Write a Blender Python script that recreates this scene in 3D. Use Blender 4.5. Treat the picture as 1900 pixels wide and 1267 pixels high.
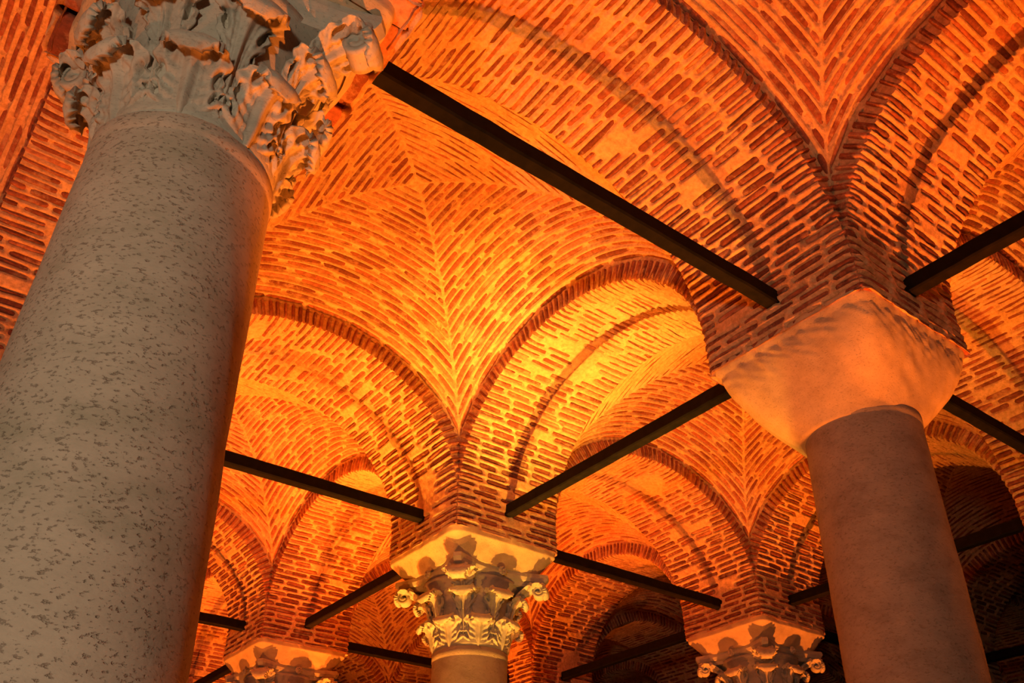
import bpy, math, random
import numpy as np
from mathutils import Matrix, Vector

random.seed(7)
RNG = np.random.default_rng(11)
SC = bpy.context.scene
COL = SC.collection
for o in list(bpy.data.objects):
    bpy.data.objects.remove(o)

S = 4.9            # spacing of the column grid, metres
ZB = 7.6           # height of the tie bars above the floor
# ------------------------------------------------------------------ camera
FPX = 1601.7
CAMR = np.array([[0.79576576, -0.60559963, -0.00243673],
                 [0.3508225, 0.46425758, -0.81325794],
                 [0.49363998, 0.64630796, 0.58189826]])
CAMP = np.array([-1.0922 * S, -1.585 * S, -0.8232 * S + ZB])
cd = bpy.data.cameras.new('camera')
cam = bpy.data.objects.new('camera', cd)
COL.objects.link(cam)
cd.sensor_width = 36.0
cd.lens = FPX / 1900 * 36
cd.clip_start = 0.05
cd.clip_end = 200
mw = Matrix.Identity(4)
for r in range(3):
    mw[r][0] = CAMR[0, r]; mw[r][1] = -CAMR[1, r]; mw[r][2] = -CAMR[2, r]; mw[r][3] = CAMP[r]
cam.matrix_world = mw
SC.camera = cam

def project(p):
    c = CAMR @ (np.asarray(p, float) - CAMP)
    if c[2] < 0.05:
        return None
    return 950 + FPX * c[0] / c[2], 633.5 + FPX * c[1] / c[2], c[2]

# ------------------------------------------------------------------ world and light
w = bpy.data.worlds.new('world')
SC.world = w
w.use_nodes = True
w.node_tree.nodes['Background'].inputs[0].default_value = (0.09, 0.06, 0.05, 1)
w.node_tree.nodes['Background'].inputs[1].default_value = 0.12
SC.view_settings.view_transform = 'Standard'
SC.view_settings.look = 'None'
SC.view_settings.gamma = 1.0
SC.view_settings.exposure = 0.0
SC.view_settings.use_curve_mapping = False
try:
    SC.cycles.use_light_tree = True
    SC.cycles.max_bounces = 5
    SC.cycles.diffuse_bounces = 3
    SC.cycles.glossy_bounces = 2
    SC.cycles.sample_clamp_indirect = 6
except Exception:
    pass

AMBER = (1.0, 0.19, 0.014)
GOLD = (1.0, 0.40, 0.04)

def lamp(gx, gy, dx, dy, power, color=AMBER, z=0.25, size=0.07, spot=math.radians(84), blend=1.0, aim=None):
    d = bpy.data.lights.new('column_floodlight', 'SPOT')
    d.energy = power
    d.color = color
    d.shadow_soft_size = size
    d.spot_size = spot
    d.spot_blend = blend
    o = bpy.data.objects.new('column_floodlight', d)
    COL.objects.link(o)
    o.location = (gx * S + dx, gy * S + dy, z)
    if aim is None:
        o.rotation_euler = (math.pi, 0, 0)
    else:
        v = Vector(aim) - Vector(o.location)
        o.rotation_euler = v.to_track_quat('-Z', 'Y').to_euler()
    return o

# amber floodlights standing at the column feet: (grid x, grid y, offset x, offset y, watts)
for gx, gy, dx, dy, p, col in [
        (0, -1, 0.0, 0.62, 1600, GOLD), (0, -1, -0.62, 0.0, 250, AMBER),
        (0, -1, 0.3, -0.58, 150, AMBER),
        (0, 0, -0.62, 0.0, 450, AMBER), (0, 0, -0.42, -0.42, 500, GOLD), (0, 0, 0.62, 0.0, 1400, AMBER),
        (-1, 0, 0.0, 0.62, 1400, GOLD), (-1, 0, 0.0, -0.62, 2400, AMBER),
        (-1, -1, 0.88, 0.0, 600, AMBER), (-1, -1, 0.0, -0.62, 150, AMBER),
        (0, -2, 0.0, 0.60, 500, AMBER),
        (0, 1, -0.62, -0.62, 4200, AMBER), (0, 1, 0.62, 0.0, 4600, AMBER), (-1, 1, 0.60, 0.0, 2200, AMBER),
        (1, -1, -0.60, 0.0, 350, AMBER),
        (-2, -1, 0.60, 0.0, 1500, AMBER)]:
    lamp(gx, gy, dx, dy, p, col)
# narrower beams under the golden and the farther orange capitals
lamp(0, 0, -0.66, -0.66, 4200, GOLD, spot=math.radians(30), aim=(-0.45, -0.45, ZB))
lamp(1, 0, -0.55, -0.45, 4000, AMBER, spot=math.radians(46), aim=(0.8 * S, -0.08 * S, ZB))
lamp(0, -1, 0.56, -0.46, 5200, AMBER, spot=math.radians(32), aim=(0.1, -7.1, ZB + 1.2))
lamp(0, -1, 0.66, -0.05, 2600, AMBER, spot=math.radians(30), aim=(2.0, -4.9, ZB + 1.2))
lamp(0, -1, -0.66, 0.0, 3000, AMBER, spot=math.radians(34), aim=(-1.9, -4.9, ZB + 1.2))
lamp(0, 0, -0.66, 0.0, 2800, AMBER, spot=math.radians(32), aim=(-2.0, 0.0, ZB + 1.2))
lamp(0, 0, 0.0, 0.66, 3200, AMBER, spot=math.radians(32), aim=(0.0, 2.6, ZB + 1.0))
# two floodlights tilted off the vertical: one rakes the arch between the middle and the right column, one the near capital
lamp(0, -1, 0.0, 0.66, 7500, GOLD, spot=math.radians(25), aim=(-0.05, -1.9, ZB + 1.3))
lamp(0, -1, -0.66, 0.0, 4200, AMBER, spot=math.radians(17), blend=0.9, aim=(-4.35, -4.9, ZB - 0.75))
# the white lamp of the visitors' walkway
lamp(-1.68, -1.98, 0, 0, 520, color=(1.0, 0.78, 0.52), z=4.0, size=0.25, spot=math.radians(82), blend=0.9, aim=(-1.0 * S, -1.0 * S, 6.0))

# ------------------------------------------------------------------ materials
def mat(name):
    m = bpy.data.materials.new(name)
    m.use_nodes = True
    nt = m.node_tree
    b = nt.nodes['Principled BSDF']
    return m, nt, b

def N(nt, kind, **kw):
    n = nt.nodes.new(kind)
    for k, v in kw.items():
        if k in n.inputs:
            n.inputs[k].default_value = v
        else:
            setattr(n, k, v)
    return n

def ramp(nt, fac, stops):
    n = nt.nodes.new('ShaderNodeValToRGB')
    e = n.color_ramp.elements
    while len(e) > 1:
        e.remove(e[-1])
    e[0].position, e[0].color = stops[0][0], (*stops[0][1], 1)
    for p, c in stops[1:]:
        x = e.new(p); x.color = (*c, 1)
    nt.links.new(fac, n.inputs['Fac'])
    return n

def make_brick():
    m, nt, b = mat('fired_brick')
    oi = N(nt, 'ShaderNodeObjectInfo')
    ge = N(nt, 'ShaderNodeNewGeometry')
    add = N(nt, 'ShaderNodeMath', operation='ADD')
    nt.links.new(oi.outputs['Random'], add.inputs[0]); nt.links.new(ge.outputs['Random Per Island'], add.inputs[1])
    fr = N(nt, 'ShaderNodeMath', operation='FRACT'); nt.links.new(add.outputs[0], fr.inputs[0])
    no = N(nt, 'ShaderNodeTexNoise', Scale=26.0, Detail=5.0, Roughness=0.65)
    nt.links.new(ge.outputs['Position'], no.inputs['Vector'])
    r = ramp(nt, fr.outputs[0], [(0, (0.19, 0.048, 0.024)), (0.5, (0.28, 0.074, 0.037)), (0.85, (0.40, 0.12, 0.06)), (1, (0.52, 0.20, 0.11))])
    r2 = ramp(nt, no.outputs[0], [(0.3, (0.55, 0.55, 0.55)), (0.62, (1.15, 1.15, 1.15))])
    mx = N(nt, 'ShaderNodeMix', data_type='RGBA', blend_type='MULTIPLY'); mx.inputs[0].default_value = 1
    nt.links.new(r.outputs[0], mx.inputs[6]); nt.links.new(r2.outputs[0], mx.inputs[7])
    n4 = N(nt, 'ShaderNodeTexNoise', Scale=4.5, Detail=6.0, Roughness=0.75)
    nt.links.new(ge.outputs['Position'], n4.inputs['Vector'])
    r4 = ramp(nt, n4.outputs[0], [(0.50, (0, 0, 0)), (0.64, (0.75, 0.75, 0.75))])
    m2 = N(nt, 'ShaderNodeMix', data_type='RGBA'); m2.inputs[7].default_value = (0.56, 0.33, 0.20, 1)
    nt.links.new(r4.outputs[0], m2.inputs[0]); nt.links.new(mx.outputs[2], m2.inputs[6])
    nt.links.new(m2.outputs[2], b.inputs['Base Color'])
    b.inputs['Roughness'].default_value = 0.85
    bp = N(nt, 'ShaderNodeBump', Strength=0.7, Distance=0.012)
    nt.links.new(no.outputs[0], bp.inputs['Height']); nt.links.new(bp.outputs[0], b.inputs['Normal'])
    return m

def make_mortar():
    m, nt, b = mat('lime_mortar')
    ge = N(nt, 'ShaderNodeNewGeometry')
    n1 = N(nt, 'ShaderNodeTexNoise', Scale=1.3, Detail=6.0, Roughness=0.7)
    n2 = N(nt, 'ShaderNodeTexNoise', Scale=22.0, Detail=6.0, Roughness=0.7)
    for n in (n1, n2):
        nt.links.new(ge.outputs['Position'], n.inputs['Vector'])
    r1 = ramp(nt, n1.outputs[0], [(0.3, (0.64, 0.35, 0.17)), (0.52, (0.78, 0.47, 0.25)), (0.72, (0.84, 0.58, 0.33))])
    r2 = ramp(nt, n2.outputs[0], [(0.3, (0.62, 0.58, 0.55)), (0.6, (1.08, 1.08, 1.08))])
    mx = N(nt, 'ShaderNodeMix', data_type='RGBA', blend_type='MULTIPLY'); mx.inputs[0].default_value = 1
    nt.links.new(r1.outputs[0], mx.inputs[6]); nt.links.new(r2.outputs[0], mx.inputs[7])
    nt.links.new(mx.outputs[2], b.inputs['Base Color'])
    b.inputs['Roughness'].default_value = 0.9
    bp = N(nt, 'ShaderNodeBump', Strength=0.7, Distance=0.02)
    nt.links.new(n2.outputs[0], bp.inputs['Height']); nt.links.new(bp.outputs[0], b.inputs['Normal'])
    return m

def make_stone(name, base, dark, pit=0.5, sc=1.0, rough=0.75):
    m, nt, b = mat(name)
    tc = N(nt, 'ShaderNodeNewGeometry')
    mp = N(nt, 'ShaderNodeMapping'); mp.inputs['Scale'].default_value = (1, 1, 1.9); mp.inputs['Rotation'].default_value = (0.35, 0.25, 0)
    nt.links.new(tc.outputs['Position'], mp.inputs['Vector'])
    n1 = N(nt, 'ShaderNodeTexNoise', Scale=3.2 * sc, Detail=8.0, Roughness=0.68)
    n2 = N(nt, 'ShaderNodeTexNoise', Scale=46.0 * sc, Detail=4.0, Roughness=0.6)
    n3 = N(nt, 'ShaderNodeTexNoise', Scale=60.0 * sc, Detail=3.0, Roughness=0.6)
    for n in (n1, n2, n3):
        nt.links.new(mp.outputs[0], n.inputs['Vector'])
    r1 = ramp(nt, n1.outputs[0], [(0.30, dark), (0.5, base), (0.72, tuple(min(1, c * 1.18) for c in base))])
    r2 = ramp(nt, n2.outputs[0], [(0.29, (0.86, 0.83, 0.80)), (0.40, (0.97, 0.97, 0.97)), (0.7, (1.04, 1.03, 1.02))])
    mx = N(nt, 'ShaderNodeMix', data_type='RGBA', blend_type='MULTIPLY'); mx.inputs[0].default_value = pit
    nt.links.new(r1.outputs[0], mx.inputs[6]); nt.links.new(r2.outputs[0], mx.inputs[7])
    nt.links.new(mx.outputs[2], b.inputs['Base Color'])
    b.inputs['Roughness'].default_value = rough
    b.inputs['Specular IOR Level'].default_value = 0.3
    ad = N(nt, 'ShaderNodeMath', operation='MULTIPLY_ADD'); ad.inputs[1].default_value = 0.25
    rr = ramp(nt, n2.outputs[0], [(0.30, (0, 0, 0)), (0.42, (1, 1, 1))])
    nt.links.new(n3.outputs[0], ad.inputs[0]); nt.links.new(rr.outputs[0], ad.inputs[2])
    bp = N(nt, 'ShaderNodeBump', Strength=0.7 * pit + 0.2, Distance=0.010)
    nt.links.new(ad.outputs[0], bp.inputs['Height']); nt.links.new(bp.outputs[0], b.inputs['Normal'])
    return m

def make_iron():
    m, nt, b = mat('blackened_tie_bar')
    ge = N(nt, 'ShaderNodeNewGeometry')
    n = N(nt, 'ShaderNodeTexNoise', Scale=14.0, Detail=5.0)
    nt.links.new(ge.outputs['Position'], n.inputs['Vector'])
    r = ramp(nt, n.outputs[0], [(0.35, (0.004, 0.0035, 0.003)), (0.7, (0.010, 0.008, 0.0065))])
    nt.links.new(r.outputs[0], b.inputs['Base Color'])
    b.inputs['Roughness'].default_value = 0.7
    b.inputs['Specular IOR Level'].default_value = 0.12
    bp = N(nt, 'ShaderNodeBump', Strength=0.3, Distance=0.006)
    nt.links.new(n.outputs[0], bp.inputs['Height']); nt.links.new(bp.outputs[0], b.inputs['Normal'])
    return m

def make_water():
    m, nt, b = mat('dark_cistern_water')
    ge = N(nt, 'ShaderNodeNewGeometry')
    n = N(nt, 'ShaderNodeTexNoise', Scale=2.5, Detail=3.0)
    nt.links.new(ge.outputs['Position'], n.inputs['Vector'])
    b.inputs['Base Color'].default_value = (0.035, 0.03, 0.022, 1)
    b.inputs['Roughness'].default_value = 0.25
    bp = N(nt, 'ShaderNodeBump', Strength=0.15, Distance=0.05)
    nt.links.new(n.outputs[0], bp.inputs['Height']); nt.links.new(bp.outputs[0], b.inputs['Normal'])
    return m

M_WATER = make_water()
M_BRICK = make_brick()
M_MORTAR = make_mortar()
M_SHAFT = make_stone('pitted_grey_marble', (0.55, 0.445, 0.36), (0.43, 0.36, 0.275), 0.8)
M_SHAFT2 = make_stone('brown_marble', (0.42, 0.33, 0.26), (0.30, 0.23, 0.18), 0.6)
M_CARVED = make_stone('carved_marble', (0.50, 0.46, 0.39), (0.36, 0.33, 0.28), 0.35, 1.3)
M_IMPOST = make_stone('impost_limestone', (0.60, 0.46, 0.30), (0.50, 0.37, 0.24), 0.4, 1.5)
M_IRON = make_iron()

# ------------------------------------------------------------------ mesh helpers
def new_mesh(name, verts, faces, m, smooth=True):
    me = bpy.data.meshes.new(name)
    verts = np.asarray(verts, np.float32).reshape(-1, 3)
    if isinstance(faces, np.ndarray) and faces.ndim == 2:
        k = faces.shape[1]; n = faces.shape[0]
        me.vertices.add(len(verts)); me.vertices.foreach_set('co', verts.ravel())
        me.loops.add(n * k); me.loops.foreach_set('vertex_index', faces.astype(np.int32).ravel())
        me.polygons.add(n)
        me.polygons.foreach_set('loop_start', (np.arange(n) * k).astype(np.int32))
        me.polygons.foreach_set('loop_total', np.full(n, k, np.int32))
        me.update(calc_edges=True)
        me.validate()
    else:
        me.from_pydata(verts.tolist(), [], [list(f) for f in faces])
        me.update()
    me.polygons.foreach_set('use_smooth', np.full(len(me.polygons), smooth, bool))
    me.materials.append(m)
    return me

def grid_faces(n, m, off=0, flip=False, wrap=False):
    i = np.arange(n - 1)[:, None]; j = np.arange(m if wrap else m - 1)[None, :]
    j2 = (j + 1) % m
    a = i * m + j; b = i * m + j2; c = (i + 1) * m + j2; d = (i + 1) * m + j
    q = np.stack([a, b, c, d], -1).reshape(-1, 4) + off
    return q[:, ::-1] if flip else q

def link(name, me, parent=None, mtx=None):
    o = bpy.data.objects.new(name, me)
    COL.objects.link(o)
    if parent is not None:
        o.parent = parent
    if mtx is not None:
        o.matrix_local = mtx
    return o

def empty(name, loc):
    o = bpy.data.objects.new(name, None)
    o.empty_display_size = 0.3
    COL.objects.link(o)
    o.location = loc
    return o

def tag(o, label, cat, group=None, kind=None):
    if label: o['label'] = label
    if cat: o['category'] = cat
    if group: o['group'] = group
    if kind: o['kind'] = kind
    return o

def wob(rng, n=7, lo=2.0, hi=12.0):
    """a smooth random field of two coordinates, about -1..1"""
    k = rng.uniform(lo, hi, (n, 2)) * rng.choice([-1, 1], (n, 2)); ph = rng.uniform(0, 6.28, n)
    def f(a, b):
        r = 0
        for q in range(n):
            r = r + np.sin(k[q, 0] * a + k[q, 1] * b + ph[q])
        return r / math.sqrt(n)
    return f

# ------------------------------------------------------------------ one brick: length x, thickness y, depth -z, unit size
def brick_template(rng):
    st = [(-0.5, 0.55, -0.14), (-0.43, 0.9, -0.04), (-0.15, 1.0, 0.0), (0.15, 1.0, 0.0), (0.43, 0.9, -0.04), (0.5, 0.55, -0.14)]
    v = []
    for x, wd, dz in st:
        j = lambda s: rng.uniform(-s, s)
        a = 0.5 * wd
        v += [(x, -a, -1), (x + j(0.01), -a + j(0.07), -0.10 + dz + j(0.03)), (x + j(0.01), -a * 0.6 + j(0.05), dz + j(0.05)),
              (x + j(0.01), a * 0.6 + j(0.05), dz + j(0.05)), (x + j(0.01), a + j(0.07), -0.10 + dz + j(0.03)), (x, a, -1)]
    f = []
    for i in range(5):
        for k in range(5):
            p = i * 6 + k
            f.append((p, p + 6, p + 7, p + 1))
    f2 = [(0, 1, 2, 3), (0, 3, 4, 5)]
    f += f2 + [tuple(30 + q for q in reversed(t)) for t in f2]
    return np.array(v), np.array(f)
BT = [brick_template(RNG) for _ in range(10)]
BM = [new_mesh('brick', v, f, M_BRICK) for v, f in BT]

def place_bricks(root, world, bricks, limit):
    """bricks: list of (template index, 4x4). The LIMIT that show largest become objects, the rest one part."""
    if limit == 0:
        chosen = set()
    elif len(bricks) <= limit:
        chosen = set(range(len(bricks)))
    else:
        sc = []
        wl = np.array(world)
        for n, (t, m) in enumerate(bricks):
            p = project((wl @ np.append(m[:3, 3], 1))[:3])
            sc.append(-1 if p is None or not (-20 < p[0] < 1920 and -20 < p[1] < 1287) else 1 / p[2])
        order = sorted(range(len(bricks)), key=lambda n: -sc[n])
        chosen = set(order[:limit])
    rest_v, rest_f, off = [], [], 0
    for n, (t, m) in enumerate(bricks):
        if n in chosen:
            link('brick', BM[t], root, Matrix(m.tolist()))
        else:
            v, f = BT[t]
            rest_v.append(v @ m[:3, :3].T + m[:3, 3]); rest_f.append(f + off); off += len(v)
    return rest_v, rest_f

def joined(rest):
    v, f = rest
    return new_mesh('brickwork', np.concatenate(v), np.concatenate(f), M_BRICK)

def mtx4(X, Y, Z, P):
    m = np.eye(4)
    m[:3, 0] = X; m[:3, 1] = Y; m[:3, 2] = Z; m[:3, 3] = P
    return m

def smooth01(x, a, b):
    t = np.clip((x - a) / (b - a), 0, 1)
    return t * t * (3 - 2 * t)

# ------------------------------------------------------------------ arches
HS = 1.75         # half span
RISE = 1.40
ZI = -0.33        # top of the impost blocks
HW = 0.69         # half width of the arch
PITCH = 0.078
def arch_curve():
    th = np.linspace(math.pi, 0, 2001)
    x = S / 2 + HS * np.cos(th); z = RISE * np.sin(th)
    x = np.concatenate([[S / 2 - HS], x, [S / 2 + HS]]); z = np.concatenate([[ZI], z, [ZI]])
    s = np.concatenate([[0], np.cumsum(np.hypot(np.diff(x), np.diff(z)))])
    return x, z, s
AX, AZ, AS = arch_curve()
AL = AS[-1]
def arch_at(s):
    x = np.interp(s, AS, AX); z = np.interp(s, AS, AZ)
    e = 0.01
    tx = np.interp(s + e, AS, AX) - np.interp(s - e, AS, AX); tz = np.interp(s + e, AS, AZ) - np.interp(s - e, AS, AZ)
    l = np.hypot(tx, tz) + 1e-9
    return x, z, tx / l, tz / l       # normal into the room = (tz, -tx)

def arch_variant(seed):
    rng = np.random.default_rng(seed)
    NC = int(AL / PITCH)
    pit = AL / NC
    ns, ny = NC * 7 + 1, 73
    s = np.linspace(0, AL, ns); y = np.linspace(-HW + 0.012, HW - 0.012, ny)
    Sg, Yg = np.meshgrid(s, y, indexing='ij')
    mask = np.zeros_like(Sg)
    smear = wob(rng, 6, 1.0, 4.5)
    bricks = []
    for k in range(NC):
        sk = (k + 0.5) * pit
        y0 = -HW
        first = True
        while y0 < HW - 0.05:
            ln = rng.uniform(0.17, 0.36) if first else rng.uniform(0.30, 0.40)
            first = False
            y1 = min(HW, y0 + ln)
            if HW - y1 < 0.12:
                y1 = HW
            edge = y0 <= -HW + 1e-6 or y1 >= HW - 1e-6
            yc = (y0 + y1) / 2; hl = (y1 - y0) / 2 - rng.uniform(0.012, 0.045)
            if y1 >= HW - 1e-6:
                yc = (y0 + 0.014 + HW + 0.004) / 2; hl = (HW + 0.004 - y0 - 0.014) / 2
            if y0 <= -HW + 1e-6:
                yc = (y1 - 0.014 - HW - 0.004) / 2; hl = (y1 - 0.014 + HW + 0.004) / 2
            c = rng.normal(0, 0.004); hw = rng.uniform(0.015, 0.027)
            a = rng.normal(0, 0.018)
            hide = (smear(sk, yc) > 1.5 or rng.random() < 0.09) and not edge
            if not hide:
                i0 = max(0, int((sk - 0.09) / AL * (ns - 1))); i1 = min(ns, int((sk + 0.09) / AL * (ns - 1)) + 2)
                ds = Sg[i0:i1] - (sk + c) - a * (Yg[i0:i1] - yc); dy = Yg[i0:i1] - yc
                r = hw * 0.9
                qx = np.abs(dy) - hl + r; qy = np.abs(ds) - hw + r
                sd = np.hypot(np.maximum(qx, 0), np.maximum(qy, 0)) + np.minimum(np.maximum(qx, qy), 0) - r
                mask[i0:i1] = np.maximum(mask[i0:i1], 1 - smooth01(sd, -0.004, 0.012))
                x, z, tx, tz = arch_at(sk + c)
                T = np.array([tx, 0, tz]); Nn = np.array([tz, 0, -tx]); Y = np.array([0, 1.0, 0])
                Yr = Y + a * T; Tr = T - a * Y
                dep = 0.19 if edge else 0.08
                P = np.array([x, yc, z]) + Nn * rng.uniform(-0.006, 0.003)
                Xa = Yr * 2 * hl; Ya = Tr * 2 * hw * 1.15; Za = Nn * dep
                if np.dot(np.cross(Xa, Ya), Za) < 0:
                    Xa = -Xa
                bricks.append((int(rng.integers(10)), mtx4(Xa, Ya, Za, P)))
            y0 = y1
    f1, f2 = wob(rng, 9, 3, 14), wob(rng, 9, 20, 60)
    h = 0.014 - 0.035 * mask + (0.0045 * f1(Sg, Yg) + 0.0022 * f2(Sg, Yg)) * (1 - 0.6 * mask)
    h -= 0.022 * smooth01(np.abs(Yg), HW - 0.05, HW - 0.012) * (1 - mask)
    x, z, tx, tz = arch_at(s)
    V = np.stack([x[:, None] + tz[:, None] * h, Yg, z[:, None] - tx[:, None] * h], -1)
    faces = [grid_faces(ns, ny)]
    verts = [V.reshape(-1, 3)]
    off = ns * ny
    for side in (0, -1):                                     # the two faces of the ring
        lo = V[:, side].copy()
        rows = [lo]
        for dd in (0.06, 0.13, 0.2, 0.34):
            hh = -dd + 0 * s
            yy = lo[:, 1] - np.sign(lo[:, 1]) * (0.006 + 0.006 * np.sin(s * 80.5 + dd * 30))
            rows.append(np.stack([x + tz * hh, yy, z - tx * hh], -1))
        R_ = np.stack(rows, 1)
        verts.append(R_.reshape(-1, 3))
        faces.append(grid_faces(ns, 5, off, flip=(side == 0)))
        off += ns * 5
    me = new_mesh('brick_arch', np.concatenate(verts), np.concatenate(faces)[:, ::-1], M_MORTAR)
    return me, bricks
ARCHES = [arch_variant(s) for s in (3, 5, 8)]
ARCH_JOIN = [None] * 3

def build_arch(d, i, j, individual, label, group=None):
    v = (i * 7 + j * 3 + (1 if d == 'y' else 0)) % 3
    me, bricks = ARCHES[v]
    o = link('brick_arch', me)
    # local x runs from one column to the next
    flip = (i + j) % 2
    if d == 'x':
        o.location = (i * S, j * S, ZB); rz = 0
        if flip: o.location = ((i + 1) * S, j * S, ZB); rz = math.pi
    else:
        o.location = (i * S, j * S, ZB); rz = math.pi / 2
        if flip: o.location = (i * S, (j + 1) * S, ZB); rz = -math.pi / 2
    o.rotation_euler = (0, 0, rz)
    tag(o, label, 'arch', group)
    wm = Matrix.Translation(o.location) @ Matrix.Rotation(rz, 4, 'Z')
    if individual:
        rest = place_bricks(o, wm, bricks, 300)
        if rest[0]:
            p = link('brickwork', joined(rest), o); p['kind'] = 'stuff'
    else:
        if ARCH_JOIN[v] is None:
            ARCH_JOIN[v] = joined(place_bricks(None, wm, bricks, 0))
        p = link('brickwork', ARCH_JOIN[v], o); p['kind'] = 'stuff'
    return o

# ------------------------------------------------------------------ vaults
DV = S / 2 - HW + 0.02
ZV = 0.42
def vault_z(t, d):
    return 1.6 - 1.38 * (1 - np.sqrt(np.clip(1 - (t / 1.86) ** 2, 0, 1))) + 0.55 * (1 - (d / DV) ** 2)

def vault_frame(t, d, rot):
    e = 2e-3
    def p(t, d):
        q = np.array([t, d, float(vault_z(min(abs(t), DV), d))]); return q
    P = p(t, d)
    X = p(t + e, d) - p(t - e, d); Y = p(t, d + e) - p(t, d - e)
    X /= np.linalg.norm(X)
    Nn = np.cross(X, Y); Nn /= np.linalg.norm(Nn)
    if Nn[2] > 0: Nn = -Nn
    Y = np.cross(Nn, X)
    c, s_ = [(1, 0), (0, 1), (-1, 0), (0, -1)][rot]
    Rm = np.array([[c, -s_, 0], [s_, c, 0], [0, 0, 1.0]])
    return Rm @ P, Rm @ X, Rm @ Y, Rm @ Nn

def vault_variant(seed):
    rng = np.random.default_rng(seed)
    NC = 24
    verts, faces, off = [], [], 0
    bricks = []
    pit = DV / NC
    for rot in range(4):
        nd, nt_ = NC * 7 + 1, 121
        d = np.linspace(0.0, DV, nd)
        tau = np.linspace(-1, 1, nt_)
        tau = np.sin(tau * math.pi / 2 * 0.999) / math.sin(math.pi / 2 * 0.999) * 0.55 + tau * 0.45
        Tg = d[:, None] * tau[None, :]; Dg = np.repeat(d[:, None], nt_, 1)
        mask = np.zeros_like(Tg)
        smear = wob(rng, 6, 0.8, 3.5)
        for k in range(NC):
            dk = (k + 0.5) * pit
            tt = np.linspace(-dk, dk, 201)
            zz = vault_z(np.abs(tt), dk)
            arc = np.concatenate([[0], np.cumsum(np.hypot(np.diff(tt), np.diff(zz)))])
            L = arc[-1]
            a0 = 0.0
            first = True
            while a0 < L - 0.04:
                ln = rng.uniform(0.2, 0.6) if first else rng.uniform(0.42, 0.66)
                first = False
                a1 = min(L, a0 + ln)
                if L - a1 < 0.1: a1 = L
                t0, t1 = np.interp(a0 + 0.012, arc, tt), np.interp(a1 - 0.012, arc, tt)
                am = (a0 + a1) / 2; tm = float(np.interp(am, arc, tt))
                c = rng.normal(0, 0.003); hw = rng.uniform(0.0185, 0.0245)
                if 0 < k and smear(tm, dk) < 1.75:
                    i0 = max(0, int((dk - 0.08) / pit * 7)); i1 = min(nd, int((dk + 0.08) / pit * 7) + 2)
                    hl = (a1 - a0) / 2 - rng.uniform(0.004, 0.012)
                    ta = np.interp(Tg[i0:i1], tt, arc)
                    qx0 = np.abs(ta - am); r = hw * 0.9
                    # across the course, distance along the surface
                    ds = (Dg[i0:i1] - dk - c)
                    qx = qx0 - hl + r; qy = np.abs(ds) - hw + r
                    sd = np.hypot(np.maximum(qx, 0), np.maximum(qy, 0)) + np.minimum(np.maximum(qx, qy), 0) - r
                    mk = 1 - smooth01(sd, -0.004, 0.011)
                    mk[np.abs(Tg[i0:i1]) >= dk + 0.02] *= 0.0
                    mask[i0:i1] = np.maximum(mask[i0:i1], mk)
                    P, X, Y, Nn = vault_frame(tm, dk + c, rot)
                    # chord length along the course
                    P = P + Nn * (rng.uniform(-0.010, -0.003))
                    Xa, Ya, Za = X * 2 * hl, Y * 2 * hw * 1.15, Nn * 0.07
                    if np.dot(np.cross(Xa, Ya), Za) < 0: Ya = -Ya
                    bricks.append((int(rng.integers(10)), mtx4(Xa, Ya, Za, P)))
                a0 = a1
        f1, f2 = wob(rng, 9, 3, 12), wob(rng, 9, 18, 50)
        h = 0.014 - 0.034 * mask + (0.0045 * f1(Tg, Dg) + 0.002 * f2(Tg, Dg)) * (1 - 0.6 * mask)
        dg = smooth01(Dg - np.abs(Tg), 0.0, 0.04)
        h = h * (0.25 + 0.75 * dg)
        Z = vault_z(np.minimum(np.abs(Tg), Dg), Dg)
        e = 1e-3
        zt = (vault_z(np.minimum(np.abs(Tg + e), DV), Dg) - vault_z(np.minimum(np.abs(Tg - e), DV), Dg)) / (2 * e)
        zt = np.clip(zt, -4, 4)
        zd = -2 * 0.55 * Dg / DV ** 2
        nl = np.sqrt(1 + zt ** 2 + zd ** 2)
        nx, ny, nz = zt / nl, zd / nl, -1 / nl
        nx = nx * dg; ny = ny * dg
        px, py, pz = Tg + nx * h, Dg + ny * h, Z + nz * h
        c, s_ = [(1, 0), (0, 1), (-1, 0), (0, -1)][rot]
        V = np.stack([c * px - s_ * py, s_ * px + c * py, pz], -1)
        verts.append(V.reshape(-1, 3)); faces.append(grid_faces(nd, nt_, off)); off += nd * nt_
    me = new_mesh('brick_vault', np.concatenate(verts), np.concatenate(faces), M_MORTAR)
    return me, bricks
VAULTS = [vault_variant(s) for s in (21, 34)]
VAULT_JOIN = [None] * 2

def build_vault(i, j, individual, label, group=None):
    v = (i + j) % 2
    me, bricks = VAULTS[v]
    o = link('brick_vault', me)
    o.location = ((i + 0.5) * S, (j + 0.5) * S, ZB)
    tag(o, label, 'vault', group)
    wm = Matrix.Translation(o.location)
    if individual:
        rest = place_bricks(o, wm, bricks, 300)
        if rest[0]:
            p = link('brickwork', joined(rest), o); p['kind'] = 'stuff'
    else:
        if VAULT_JOIN[v] is None:
            VAULT_JOIN[v] = joined(place_bricks(None, wm, bricks, 0))
        p = link('brickwork', VAULT_JOIN[v], o); p['kind'] = 'stuff'
    return o

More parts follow.
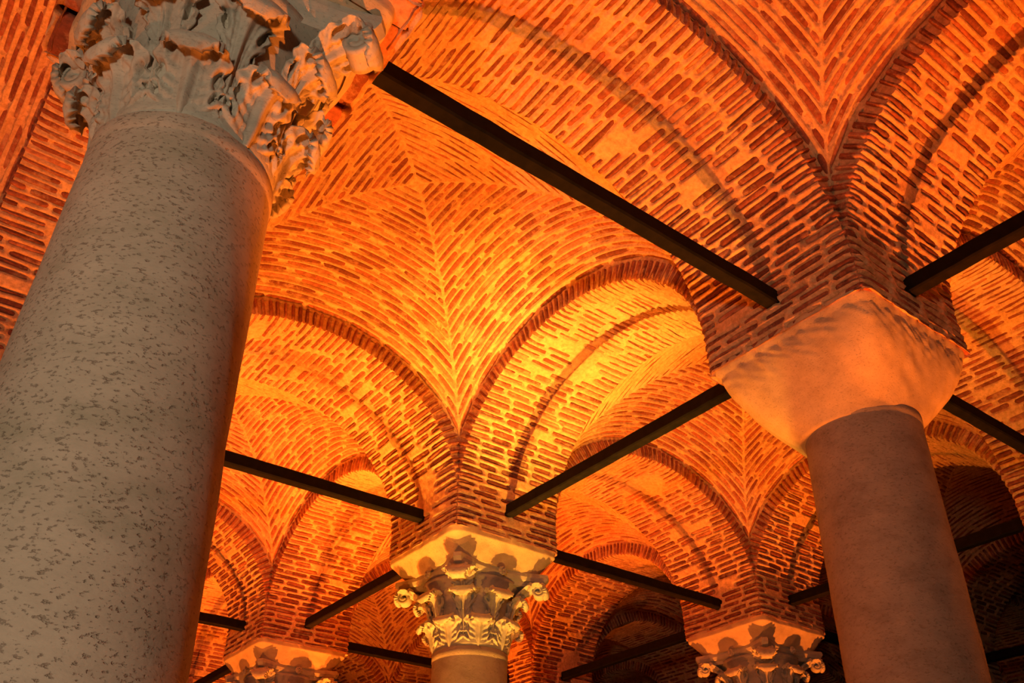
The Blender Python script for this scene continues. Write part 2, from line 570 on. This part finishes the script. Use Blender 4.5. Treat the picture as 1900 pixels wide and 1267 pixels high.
# ------------------------------------------------------------------ columns
def lathe(profile, n, m, name, rough=0.0, seed=0, cap=False, ax=(0, 0), freq=9):
    rng = np.random.default_rng(seed)
    f1, f2 = wob(rng, 8, 2, freq), wob(rng, 10, 10, 40)
    a = np.linspace(0, 2 * math.pi, n, endpoint=False)
    z = np.array([p[1] for p in profile]); r = np.array([p[0] for p in profile])
    lean = np.array([p[2] if len(p) > 2 else 0 for p in profile]); lean2 = np.array([p[3] if len(p) > 3 else 0 for p in profile])
    ca, sa = np.cos(a), np.sin(a)
    dr = rough * (f1(np.round(np.cos(a))[None, :] * 0 + ca[None, :] * 0.5, z[:, None] * 0.6 + sa[None, :] * 0.5) + 0.4 * f2(ca[None, :] * 0.4, z[:, None] * 0.5 + sa[None, :] * 0.4))
    R_ = r[:, None] + dr
    V = np.stack([R_ * ca + lean[:, None], R_ * sa + lean2[:, None], np.repeat(z[:, None], n, 1)], -1)
    return new_mesh(name, V.reshape(-1, 3), grid_faces(len(profile), n, wrap=True), m)

def shaft_mesh(ztop, r_top, r_bot, m, seed, lean_top=(0, 0), lean_bot=(0, 0)):
    zs = list(np.linspace(-ZB + 0.0, ztop - 0.12, 110)) + [ztop - 0.11, ztop - 0.10, ztop - 0.095, ztop - 0.02, ztop - 0.008, ztop]
    prof = []
    for z in zs:
        f = (z + 3.4) / (ztop + 3.4)          # 1 at the top, 0 some way down
        r = r_bot + (r_top - r_bot) * f if f > 0 else r_bot
        if z > ztop - 0.097: r += 0.005
        if z > ztop - 0.01: r -= 0.010
        f = max(f, 0)
        prof.append((r, z, lean_bot[0] + (lean_top[0] - lean_bot[0]) * f, lean_bot[1] + (lean_top[1] - lean_bot[1]) * f))
    return lathe(prof, 128, m, 'shaft', rough=0.0035, seed=seed)

LEAF = {}
def catmull(A, u):
    n = len(A) - 1
    t = u * n; i = np.clip(t.astype(int), 0, n - 1); f = t - i
    A0, A1, A2, A3 = A[np.maximum(i - 1, 0)], A[i], A[i + 1], A[np.minimum(i + 2, n)]
    if A.ndim == 2: f = f[:, None]
    return 0.5 * (2 * A1 + (A2 - A0) * f + (2 * A0 - 5 * A1 + 4 * A2 - A3) * f ** 2 + (3 * A1 - A0 - 3 * A2 + A3) * f ** 3)

def leaf_mesh(kind):
    """acanthus leaf: x outwards, y across, z up; hugs the bell below and curls over at its tip"""
    if kind in LEAF: return LEAF[kind]
    if kind == 'lower':
        P = [(0.372, -0.005), (0.398, 0.06), (0.412, 0.13), (0.438, 0.20), (0.485, 0.248), (0.525, 0.252), (0.540, 0.225), (0.525, 0.195)]
        W = [0.150, 0.155, 0.165, 0.160, 0.135, 0.115, 0.090, 0.045]
        eyes = [(0.58, 0.60, 0.030), (0.36, 0.70, 0.026), (0.20, 0.74, 0.020)]
    elif kind == 'upper':
        P = [(0.385, 0.10), (0.405, 0.24), (0.420, 0.36), (0.450, 0.47), (0.515, 0.535), (0.570, 0.540), (0.590, 0.505), (0.570, 0.465)]
        W = [0.090, 0.085, 0.090, 0.125, 0.155, 0.140, 0.105, 0.050]
        eyes = [(0.62, 0.60, 0.030), (0.45, 0.66, 0.028), (0.30, 0.80, 0.018)]
    else:                                            # corner
        P = [(0.42, 0.36), (0.47, 0.50), (0.54, 0.60), (0.64, 0.665), (0.74, 0.69), (0.80, 0.665), (0.805, 0.61), (0.77, 0.585)]
        W = [0.07, 0.08, 0.10, 0.125, 0.125, 0.11, 0.075, 0.03]
        eyes = [(0.64, 0.58, 0.028), (0.45, 0.66, 0.026)]
    nu, nv = 65, 45
    P = np.array(P); W = np.array(W)
    u = np.linspace(0, 1, nu)
    p = catmull(P, u); wd = catmull(W, u)
    t = np.gradient(p, axis=0); t /= np.linalg.norm(t, axis=1)[:, None]
    nrm = np.stack([t[:, 1], -t[:, 0]], 1)           # outwards
    LU = np.linalg.norm(np.diff(p, axis=0), axis=1).sum()
    v = np.linspace(-1, 1, nv)
    U, Vv = np.meshgrid(u, v, indexing='ij')
    A = np.abs(Vv)
    lob = np.zeros_like(U); notch = np.zeros_like(U)
    edge = smooth01(A, 0.45, 1.0)
    h = 0.020 * np.exp(-(Vv / 0.12) ** 2)
    for eu, ev, er in eyes:
        du = (U - eu) * LU; dv = (A - ev) * wd[:, None]
        el = np.hypot(du * 0.8 - dv * 0.25, dv * 1.25)
        h = h - 0.052 * (1 - smooth01(el, er * 0.55, er * 1.05)) + 0.010 * np.exp(-((el - er * 1.35) / (er * 0.4)) ** 2)
        cut = np.exp(-(((U - eu) * LU - (A - ev) * 0.03) / 0.012) ** 2) * smooth01(A, ev + 0.05, 1.0)
        notch = np.maximum(notch, cut)
    q = U * LU / 0.042 - 1.5 * A
    vein = np.cos(2 * math.pi * q)
    h = h + 0.0055 * vein * smooth01(A, 0.12, 0.4) - 0.012 * notch
    for rb in (0.16, 0.30):
        h = h - 0.007 * np.exp(-((A - rb - 0.12 * U) / 0.05) ** 2)
    lip = smooth01(U, 0.55, 0.72)
    h = h + 0.030 * A ** 2 * lip - 0.020 * A ** 2 * (1 - lip) * smooth01(U, 0.15, 0.4)
    wmod = wd[:, None] * (1 - 0.26 * notch * edge + 0.05 * np.cos(2 * math.pi * q) * edge)
    y = Vv * wmod
    slide = 0.018 * edge * (1 - lip)
    def place(hh, yy):
        r = p[:, 0][:, None] + nrm[:, 0][:, None] * hh + t[:, 0][:, None] * slide
        z = p[:, 1][:, None] + nrm[:, 1][:, None] * hh + t[:, 1][:, None] * slide
        k = (1 - 0.75 * smooth01(U, 0.45, 0.8))
        a = yy / 0.40
        X = r - (1 - np.cos(a)) * 0.40 * k
        Y = np.sin(a) * 0.40 * k * (r / 0.40) ** 0.5 + yy * (1 - k)
        return np.stack([X, Y, z], -1).reshape(-1, 3)
    th = 0.038 * (1 - 0.5 * edge) * (1 - 0.35 * lip)
    front = place(h, y); back = place(np.minimum(h * 0.3, 0) - th, y * 0.97)
    n = nu * nv
    F = [grid_faces(nu, nv, 0), grid_faces(nu, nv, n, flip=True)]
    ring = [i * nv for i in range(nu)] + [(nu - 1) * nv + k for k in range(1, nv)] + [i * nv + nv - 1 for i in range(nu - 2, -1, -1)] + [k for k in range(nv - 2, 0, -1)]
    ring = np.array(ring); nx_ = np.roll(ring, -1)
    F.append(np.stack([ring, nx_, nx_ + n, ring + n], 1))
    LEAF[kind] = new_mesh('acanthus_leaf', np.concatenate([front, back]), np.concatenate(F), M_CARVED)
    return LEAF[kind]

def volute_mesh():
    """scroll under a corner of the abacus: a strap that rises from the bell and rolls up on itself"""
    pts = []
    for k in range(14):
        f = k / 13
        pts.append((0.45 + 0.27 * f ** 1.4, 0.52 + 0.205 * math.sin(f * 1.5)))
    c = np.array([0.725, 0.655]); r0 = 0.075
    for k in range(1, 40):
        a = math.pi / 2 - k / 39 * 4.2 * math.pi * 0.8
        r = r0 * (1 - 0.75 * k / 39)
        pts.append((c[0] + r * math.cos(a), c[1] + r * math.sin(a)))
    p = np.array(pts); t = np.gradient(p, axis=0); t /= np.linalg.norm(t, axis=1)[:, None] + 1e-9
    nr = np.stack([-t[:, 1], t[:, 0]], 1)
    n = len(p); V = []
    for k in range(n):
        hw = 0.055 + 0.012 * min(1, k / 14); th = 0.016
        for sy, sn in ((-1, -1), (-1, 1), (-0.55, 0.75), (0.55, 0.75), (1, 1), (1, -1)):
            q = p[k] + nr[k] * th * sn
            V.append((q[0], sy * hw, q[1]))
    F = grid_faces(n, 6, wrap=True)
    return new_mesh('volute', np.array(V), F, M_CARVED)
VOLUTE = volute_mesh()

def abacus_mesh(R=0.86, z0=0.70, z1=0.84):
    """slab with four hollow sides and cut corners"""
    n = 24; out = []
    for q in range(4):
        a0 = -math.pi / 4 + q * math.pi / 2
        c, s_ = math.cos(q * math.pi / 2), math.sin(q * math.pi / 2)
        for k in range(n):
            f = k / (n - 1) * 2 - 1
            y = f * 0.56; x = 0.615 - 0.115 * (1 - f * f)
            out.append((c * x - s_ * y, s_ * x + c * y))
    o = np.array(out) * R / 0.86
    rows = []
    for z, sc in ((z0 - 0.0, 0.86), (z0 + 0.035, 0.90), (z0 + 0.05, 0.955), (z0 + 0.055, 0.965), (z0 + 0.09, 1.0), (z1 - 0.01, 1.0), (z1, 0.985)):
        rows.append(np.concatenate([o * sc, np.full((len(o), 1), z)], 1))
    V = np.concatenate(rows); m = len(o)
    F = [tuple(f) for f in grid_faces(7, m, wrap=True)]
    F += [tuple(range(m))[::-1], tuple(6 * m + k for k in range(m))]
    me = new_mesh('abacus', V, F, M_CARVED, smooth=False)
    return me
ABACUS = abacus_mesh()
BELL = lathe([(0.355, -0.012), (0.383, -0.008), (0.390, 0.02), (0.385, 0.10), (0.385, 0.25), (0.39, 0.4), (0.41, 0.52), (0.45, 0.62), (0.50, 0.69), (0.52, 0.72), (0.3, 0.73)], 64, M_CARVED, 'capital', rough=0.004, seed=4)
def boss_mesh():
    V, F, off = [], [], 0
    for k in range(9):
        if k < 8: cx, cz, r, h = 0.032 * math.cos(k * math.pi / 4), 0.032 * math.sin(k * math.pi / 4), 0.02, 0.03
        else: cx, cz, r, h = 0, 0, 0.018, 0.045
        n = 10
        for a, b in ((1, -0.02), (1, 0.4), (0.7, 0.85), (0.25, 1.0)):
            for q in range(n):
                th = q / n * 2 * math.pi
                V.append((0.55 + (0.005 if b < 0 else h * b), cx + r * a * math.cos(th), 0.775 + cz + r * a * math.sin(th)))
        F += [tuple(f) for f in grid_faces(4, n, off, wrap=True)] + [tuple(off + 30 + q for q in range(n))]
        off += 40
    return new_mesh('rosette', np.array(V), F, M_CARVED)
BOSS = boss_mesh()

def square_loft(rows, n=128, name='impost_block', m=None, rough=0.006, seed=1, chip=0.0):
    """rows: (half size, exponent, z): rounded square sections, exponent 2 = circle"""
    rng = np.random.default_rng(seed)
    f1, f2, f3 = wob(rng, 8, 3, 12), wob(rng, 10, 15, 45), wob(rng, 14, 25, 90)
    a = np.linspace(0, 2 * math.pi, n, endpoint=False)
    V = []
    for h, e, z in rows:
        den = (np.abs(np.cos(a)) ** e + np.abs(np.sin(a)) ** e) ** (1 / e)
        x, y = h * np.cos(a) / den, h * np.sin(a) / den
        d = rough * (f1(x + 0.7 * y, z + y) + 0.6 * f2(x + 0.6 * z, y + 0.5 * x) + chip * max(0, (z - rows[0][2]) / (rows[-1][2] - rows[0][2]) - 0.45) * f3(x + z, y - z)) / (np.hypot(x, y) + 1e-6)
        V.append(np.stack([x * (1 + d), y * (1 + d), np.full(n, z)], 1))
    F = [tuple(f) for f in grid_faces(len(rows), n, wrap=True)] + [tuple(range(n))[::-1], tuple((len(rows) - 1) * n + k for k in range(n))]
    me = new_mesh(name, np.concatenate(V), F, m or M_IMPOST)
    return me

def interp_rows(keys, k=40):
    keys = np.array(keys); t = np.linspace(0, len(keys) - 1, k)
    i = np.arange(len(keys))
    return [(float(np.interp(q, i, keys[:, 0])), float(np.interp(q, i, keys[:, 1])), float(np.interp(q, i, keys[:, 2]))) for q in t]

def build_column(gx, gy, label, ih=0.0, cap_z0=-1.40, imp_z0=-0.58, r=0.40, r_bot=None, seed=1, plain=False, smat=None, lt=(0, 0), lb=(0, 0), twist=0.0, offs=(0, 0), group=None, top=ZI):
    root = empty('stone_column', (gx * S + offs[0], gy * S + offs[1], 0))
    tag(root, label, 'column', group or 'marble columns of the cistern', 'thing')
    up = Matrix.Translation((0, 0, ZB))
    if plain:
        sh = link('shaft', shaft_mesh(-0.87, r, r_bot or r, smat or M_SHAFT2, seed, lt, lb), root, up)
        rows = []
        for k in range(46):
            f = k / 45
            z = -0.97 + 0.60 * f
            h = 0.405 + (0.675 - 0.405) * math.sin(f * math.pi / 2 * 0.92) ** 1.05 / math.sin(math.pi / 2 * 0.92) ** 1.05
            e = 2.0 + 9.0 * f ** 1.3
            rows.append((h, e, z))
        rows += [(0.69, 14, -0.345), (0.695, 16, -0.30), (0.69, 16, -0.27)]
        rows = [(0.38, 2, -0.972)] + rows
        b = link('cushion_capital', square_loft(rows, 240, 'cushion_capital', rough=0.006, seed=seed, chip=2.2), root, up)
        return root
    k = (imp_z0 - cap_z0) / 0.84
    link('shaft', shaft_mesh(cap_z0, r, r_bot or r + 0.01, smat or M_SHAFT2, seed, lt, lb), root, up)
    cm = Matrix.Translation((lt[0], lt[1], ZB + cap_z0)) @ Matrix.Rotation(twist, 4, 'Z') @ Matrix.Diagonal((r / 0.385, r / 0.385, k, 1))
    cap = link('capital', BELL, root, cm)
    for q in range(8):
        link('acanthus_leaf', leaf_mesh('lower'), cap, Matrix.Rotation((q + 0.5) * math.pi / 4 + 0.01 * math.sin(q * 5), 4, 'Z'))
        link('acanthus_leaf', leaf_mesh('upper'), cap, Matrix.Rotation(q * math.pi / 4 + 0.02 * math.sin(q * 3), 4, 'Z'))
    for q in range(4):
        link('volute', VOLUTE, cap, Matrix.Rotation((q + 0.5) * math.pi / 2, 4, 'Z'))
        link('acanthus_leaf', leaf_mesh('corner'), cap, Matrix.Rotation((q + 0.5) * math.pi / 2, 4, 'Z'))
        link('rosette', BOSS, cap, Matrix.Rotation(q * math.pi / 2, 4, 'Z'))
    link('abacus', ABACUS, cap)
    rows = interp_rows([(0.55, 9, imp_z0 - 0.01), (0.575, 10, imp_z0 + 0.03), (0.66 - ih, 12, top - 0.10), (0.70 - ih, 13, top - 0.05), (0.705 - ih, 14, top + 0.03), (0.68 - ih, 14, top + 0.06)], 40)
    link('impost_block', square_loft(rows, 160, rough=0.006, seed=seed + 5), root, up)
    return root

# ------------------------------------------------------------------ tie bars
def bar_mesh():
    L0, L1 = 0.62, S - 0.62
    a, b, c = 0.056, 0.068, 0.013
    sec = [(-a + c, -b), (a - c, -b), (a, -b + c), (a, b - c), (a - c, b), (-a + c, b), (-a, b - c), (-a, -b + c)]
    V = []; n = 25
    rng = np.random.default_rng(5)
    for k in range(n):
        x = L0 + (L1 - L0) * k / (n - 1)
        j = rng.normal(0, 0.0015, 2)
        for y, z in sec: V.append((x, y + j[0], z + j[1]))
    F = [tuple(f) for f in grid_faces(n, 8, wrap=True)] + [tuple(range(8))[::-1], tuple((n - 1) * 8 + q for q in range(8))]
    return new_mesh('tie_bar', np.array(V), F, M_IRON, smooth=False)
BAR = bar_mesh()
def build_bar(d, i, j, label, group=None):
    o = link('tie_bar', BAR)
    o.location = (i * S, j * S, ZB)
    o.rotation_euler = (0, 0, 0 if d == 'x' else math.pi / 2)
    tag(o, label, 'tie bar', group)
    return o

# ------------------------------------------------------------------ the setting
fl = new_mesh('floor', np.array([(-30, -25, 0), (30, -25, 0), (30, 35, 0), (-30, 35, 0)]), np.array([[0, 1, 2, 3]]), M_WATER)
f = link('floor', fl); tag(f, None, None, kind='structure')

# ------------------------------------------------------------------ build
# columns first: (grid x, grid y) -> shape
build_column(-1, -1, 'thick pale pitted marble column with carved acanthus capital, nearest the viewer', ih=0.09, cap_z0=-1.36, imp_z0=-0.42, r=0.365, r_bot=0.40, seed=2, smat=M_SHAFT, lt=(0.0, 0), lb=(0.03, 0))
build_column(0, -1, 'brown marble column with plain smooth cushion capital, carrying four arches', plain=True, r=0.41, seed=3, lt=(0.02, -0.035), lb=(-0.03, 0.055))
for n, (gx, gy, lab) in enumerate([
        (0, 0, 'column with brightly lit golden acanthus capital under yellow impost, low in the middle'),
        (1, 0, 'farther column with orange acanthus capital, just left of the brown marble shaft'),
        (0, 1, 'farther column with dim capital at the lower edge, beside the thick pale shaft'),
        (-1, 0, 'column standing hidden behind the thick pale pitted shaft'),
        (1, -1, 'column beyond the brown marble one, outside the right edge'),
        (2, 0, 'farthest column in the dark, at the lower right corner')]):
    build_column(gx, gy, lab, seed=40 + n)
# brick vaults over the bays, named by the bay's lower grid corner; True = bricks stand as parts of their own
for gx, gy, near, lab in [
        (-1, -1, True, 'large brick vault with concentric square courses round its crown, in the middle of the ceiling'),
        (-1, -2, True, 'dim brick vault whose courses run down to a V above the plain cushion capital'),
        (0, -1, True, 'brick vault beyond the glowing yellow arch, its V just above the farther orange capital'),
        (-1, 0, True, 'small orange brick vault crossed by a tie bar, beside the thick pale shaft'),
        (-2, -1, True, 'brick vault with steep parallel courses at the upper left corner'),
        (0, -2, True, 'sliver of brick vault at the right edge beyond the upper right tie bar'),
        (0, 0, True, 'red-orange brick vault right behind the golden acanthus capital'),
        (1, -1, False, 'half shadowed brick vault behind the brown marble shaft, at the right edge'),
        (0, 1, False, 'small red brick vault between the golden capital and the dim capital left of it'),
        (1, 0, False, 'dark unlit brick vault left of the farther orange capital, under the small arches'),
        (2, 0, False, 'dark unlit brick vault low between the orange capital and the brown shaft'),
        (1, 1, False, 'dark sliver of vault low in the dark gap left of the farther orange capital'),
        (2, -1, False, 'dark sliver of vault at the right edge above the lower right tie bar'),
        (-2, 0, False, 'vault hidden behind the thick pale pitted shaft, toward the left'),
        (-1, 1, False, 'small vault hidden behind the thick pale pitted shaft, farther back'),
        (2, 1, False, 'farthest dark vault at the lower edge in the dark gap')]:
    build_vault(gx, gy, near, lab, 'brick vaults of the ceiling')
# arches: direction and the column they leave from
for d, gx, gy, near, lab in [
        ('x', -1, -1, True, 'broad brick arch with bar shadow, from the near carved capital to the cushion capital'),
        ('y', 0, -2, True, 'brick arch rising from the cushion capital toward the upper right corner'),
        ('y', 0, -1, True, 'brightest golden yellow brick arch, between the golden capital and the cushion capital'),
        ('x', -1, 0, True, 'orange brick arch with curved bar shadow, from the golden capital to the thick pale shaft'),
        ('x', 0, 0, True, 'red-orange brick arch from the golden capital to the farther orange capital'),
        ('y', 0, 0, True, 'orange brick arch left of the golden capital, springing from the dim lower left capital'),
        ('x', 0, -1, True, 'orange brick arch from the cushion capital out through the right edge, with bar shadow'),
        ('y', 1, -1, True, 'brick arch from the farther orange capital, passing behind the brown marble shaft'),
        ('y', -1, -1, True, 'brick arch soffit with scalloped edge, left of the thick pale shaft'),
        ('y', 1, 0, True, 'small red brick arch right of the golden capital, beside the dark gap'),
        ('x', -1, 1, True, 'brick arch from the dim lower left capital to the thick pale shaft'),
        ('y', 2, -1, False, 'shadowed brick arch right of the brown shaft, low at the right edge'),
        ('x', 1, 1, False, 'dark brick arch inside the gap left of the farther orange capital'),
        ('y', 0, 1, False, 'brick arch below the lowest left tie bar, beside the thick pale shaft'),
        ('x', 2, 0, False, 'dark brick arch at the lower right corner'),
        ('x', 0, 1, False, 'dim red brick arch directly behind the golden acanthus capital'),
        ('x', 0, 2, False, 'dim brick arch at the lower edge between the dim capital and the golden capital'),
        ('y', 2, 1, False, 'farthest dark arch at the lower edge in the dark gap'),
        ('y', 1, 1, False, 'dim arch behind the shaft of the golden capital'),
        ('x', 2, 1, False, 'dark arch low beneath the farther orange capital'),
        ('y', 2, 0, False, 'dark arch glimpsed between the farther orange capital and the brown shaft'),
        ('x', 1, 0, False, 'arch beyond the farther orange capital, mostly hidden by the brown shaft'),
        ('y', 3, 0, False, 'dark speck of arch at the lower right corner behind the lowest bar'),
        ('x', -2, -1, False, 'brick arch behind the left side of the near carved capital'),
        ('y', -1, 0, False, 'arch hidden behind the thick pale pitted shaft, toward the far side'),
        ('x', -2, 0, False, 'arch hidden behind the thick pale pitted shaft, toward the left'),
        ('x', -2, 1, False, 'farther arch hidden behind the thick pale pitted shaft, toward the left'),
        ('y', -1, 1, False, 'farther arch hidden behind the thick pale pitted shaft'),
        ('y', -1, -2, False, 'brick arch springing from the near carved capital out of the top of the picture')]:
    build_arch(d, gx, gy, near, lab, 'brick arches between the columns')
for d, gx, gy, lab in [
        ('x', -1, -1, 'longest black tie bar, from the near carved capital to the cushion capital'),
        ('y', 0, -1, 'black tie bar rising from the golden capital to the cushion capital'),
        ('x', -1, 0, 'black tie bar from the thick pale shaft down to the golden capital'),
        ('y', 0, -2, 'black tie bar rising from the cushion capital to the right edge'),
        ('x', 0, 0, 'black tie bar from the golden capital to the farther orange capital'),
        ('y', 1, -1, 'dark tie bar from the farther orange capital, emerging right of the brown shaft'),
        ('x', 0, -1, 'black tie bar running down from the cushion capital to the right edge'),
        ('y', 1, 0, 'dark tie bar across the dark gap, ending at the farther orange capital'),
        ('y', 0, 0, 'black tie bar from the golden capital down to the dim lower left capital'),
        ('x', 0, 1, "black tie bar from the dim lower left capital to the golden capital's shaft"),
        ('x', -1, 1, 'short black tie bar from the thick pale shaft to the dim lower left capital'),
        ('y', 2, -1, 'lowest dark tie bar, at the lower right corner'),
        ('y', 0, 1, 'lowest black tie bar at the lower edge, left of the dim capital'),
        ('x', 1, 0, 'stub of dark tie bar right of the farther orange capital')]:
    build_bar(d, gx, gy, lab, 'tie bars between the columns')
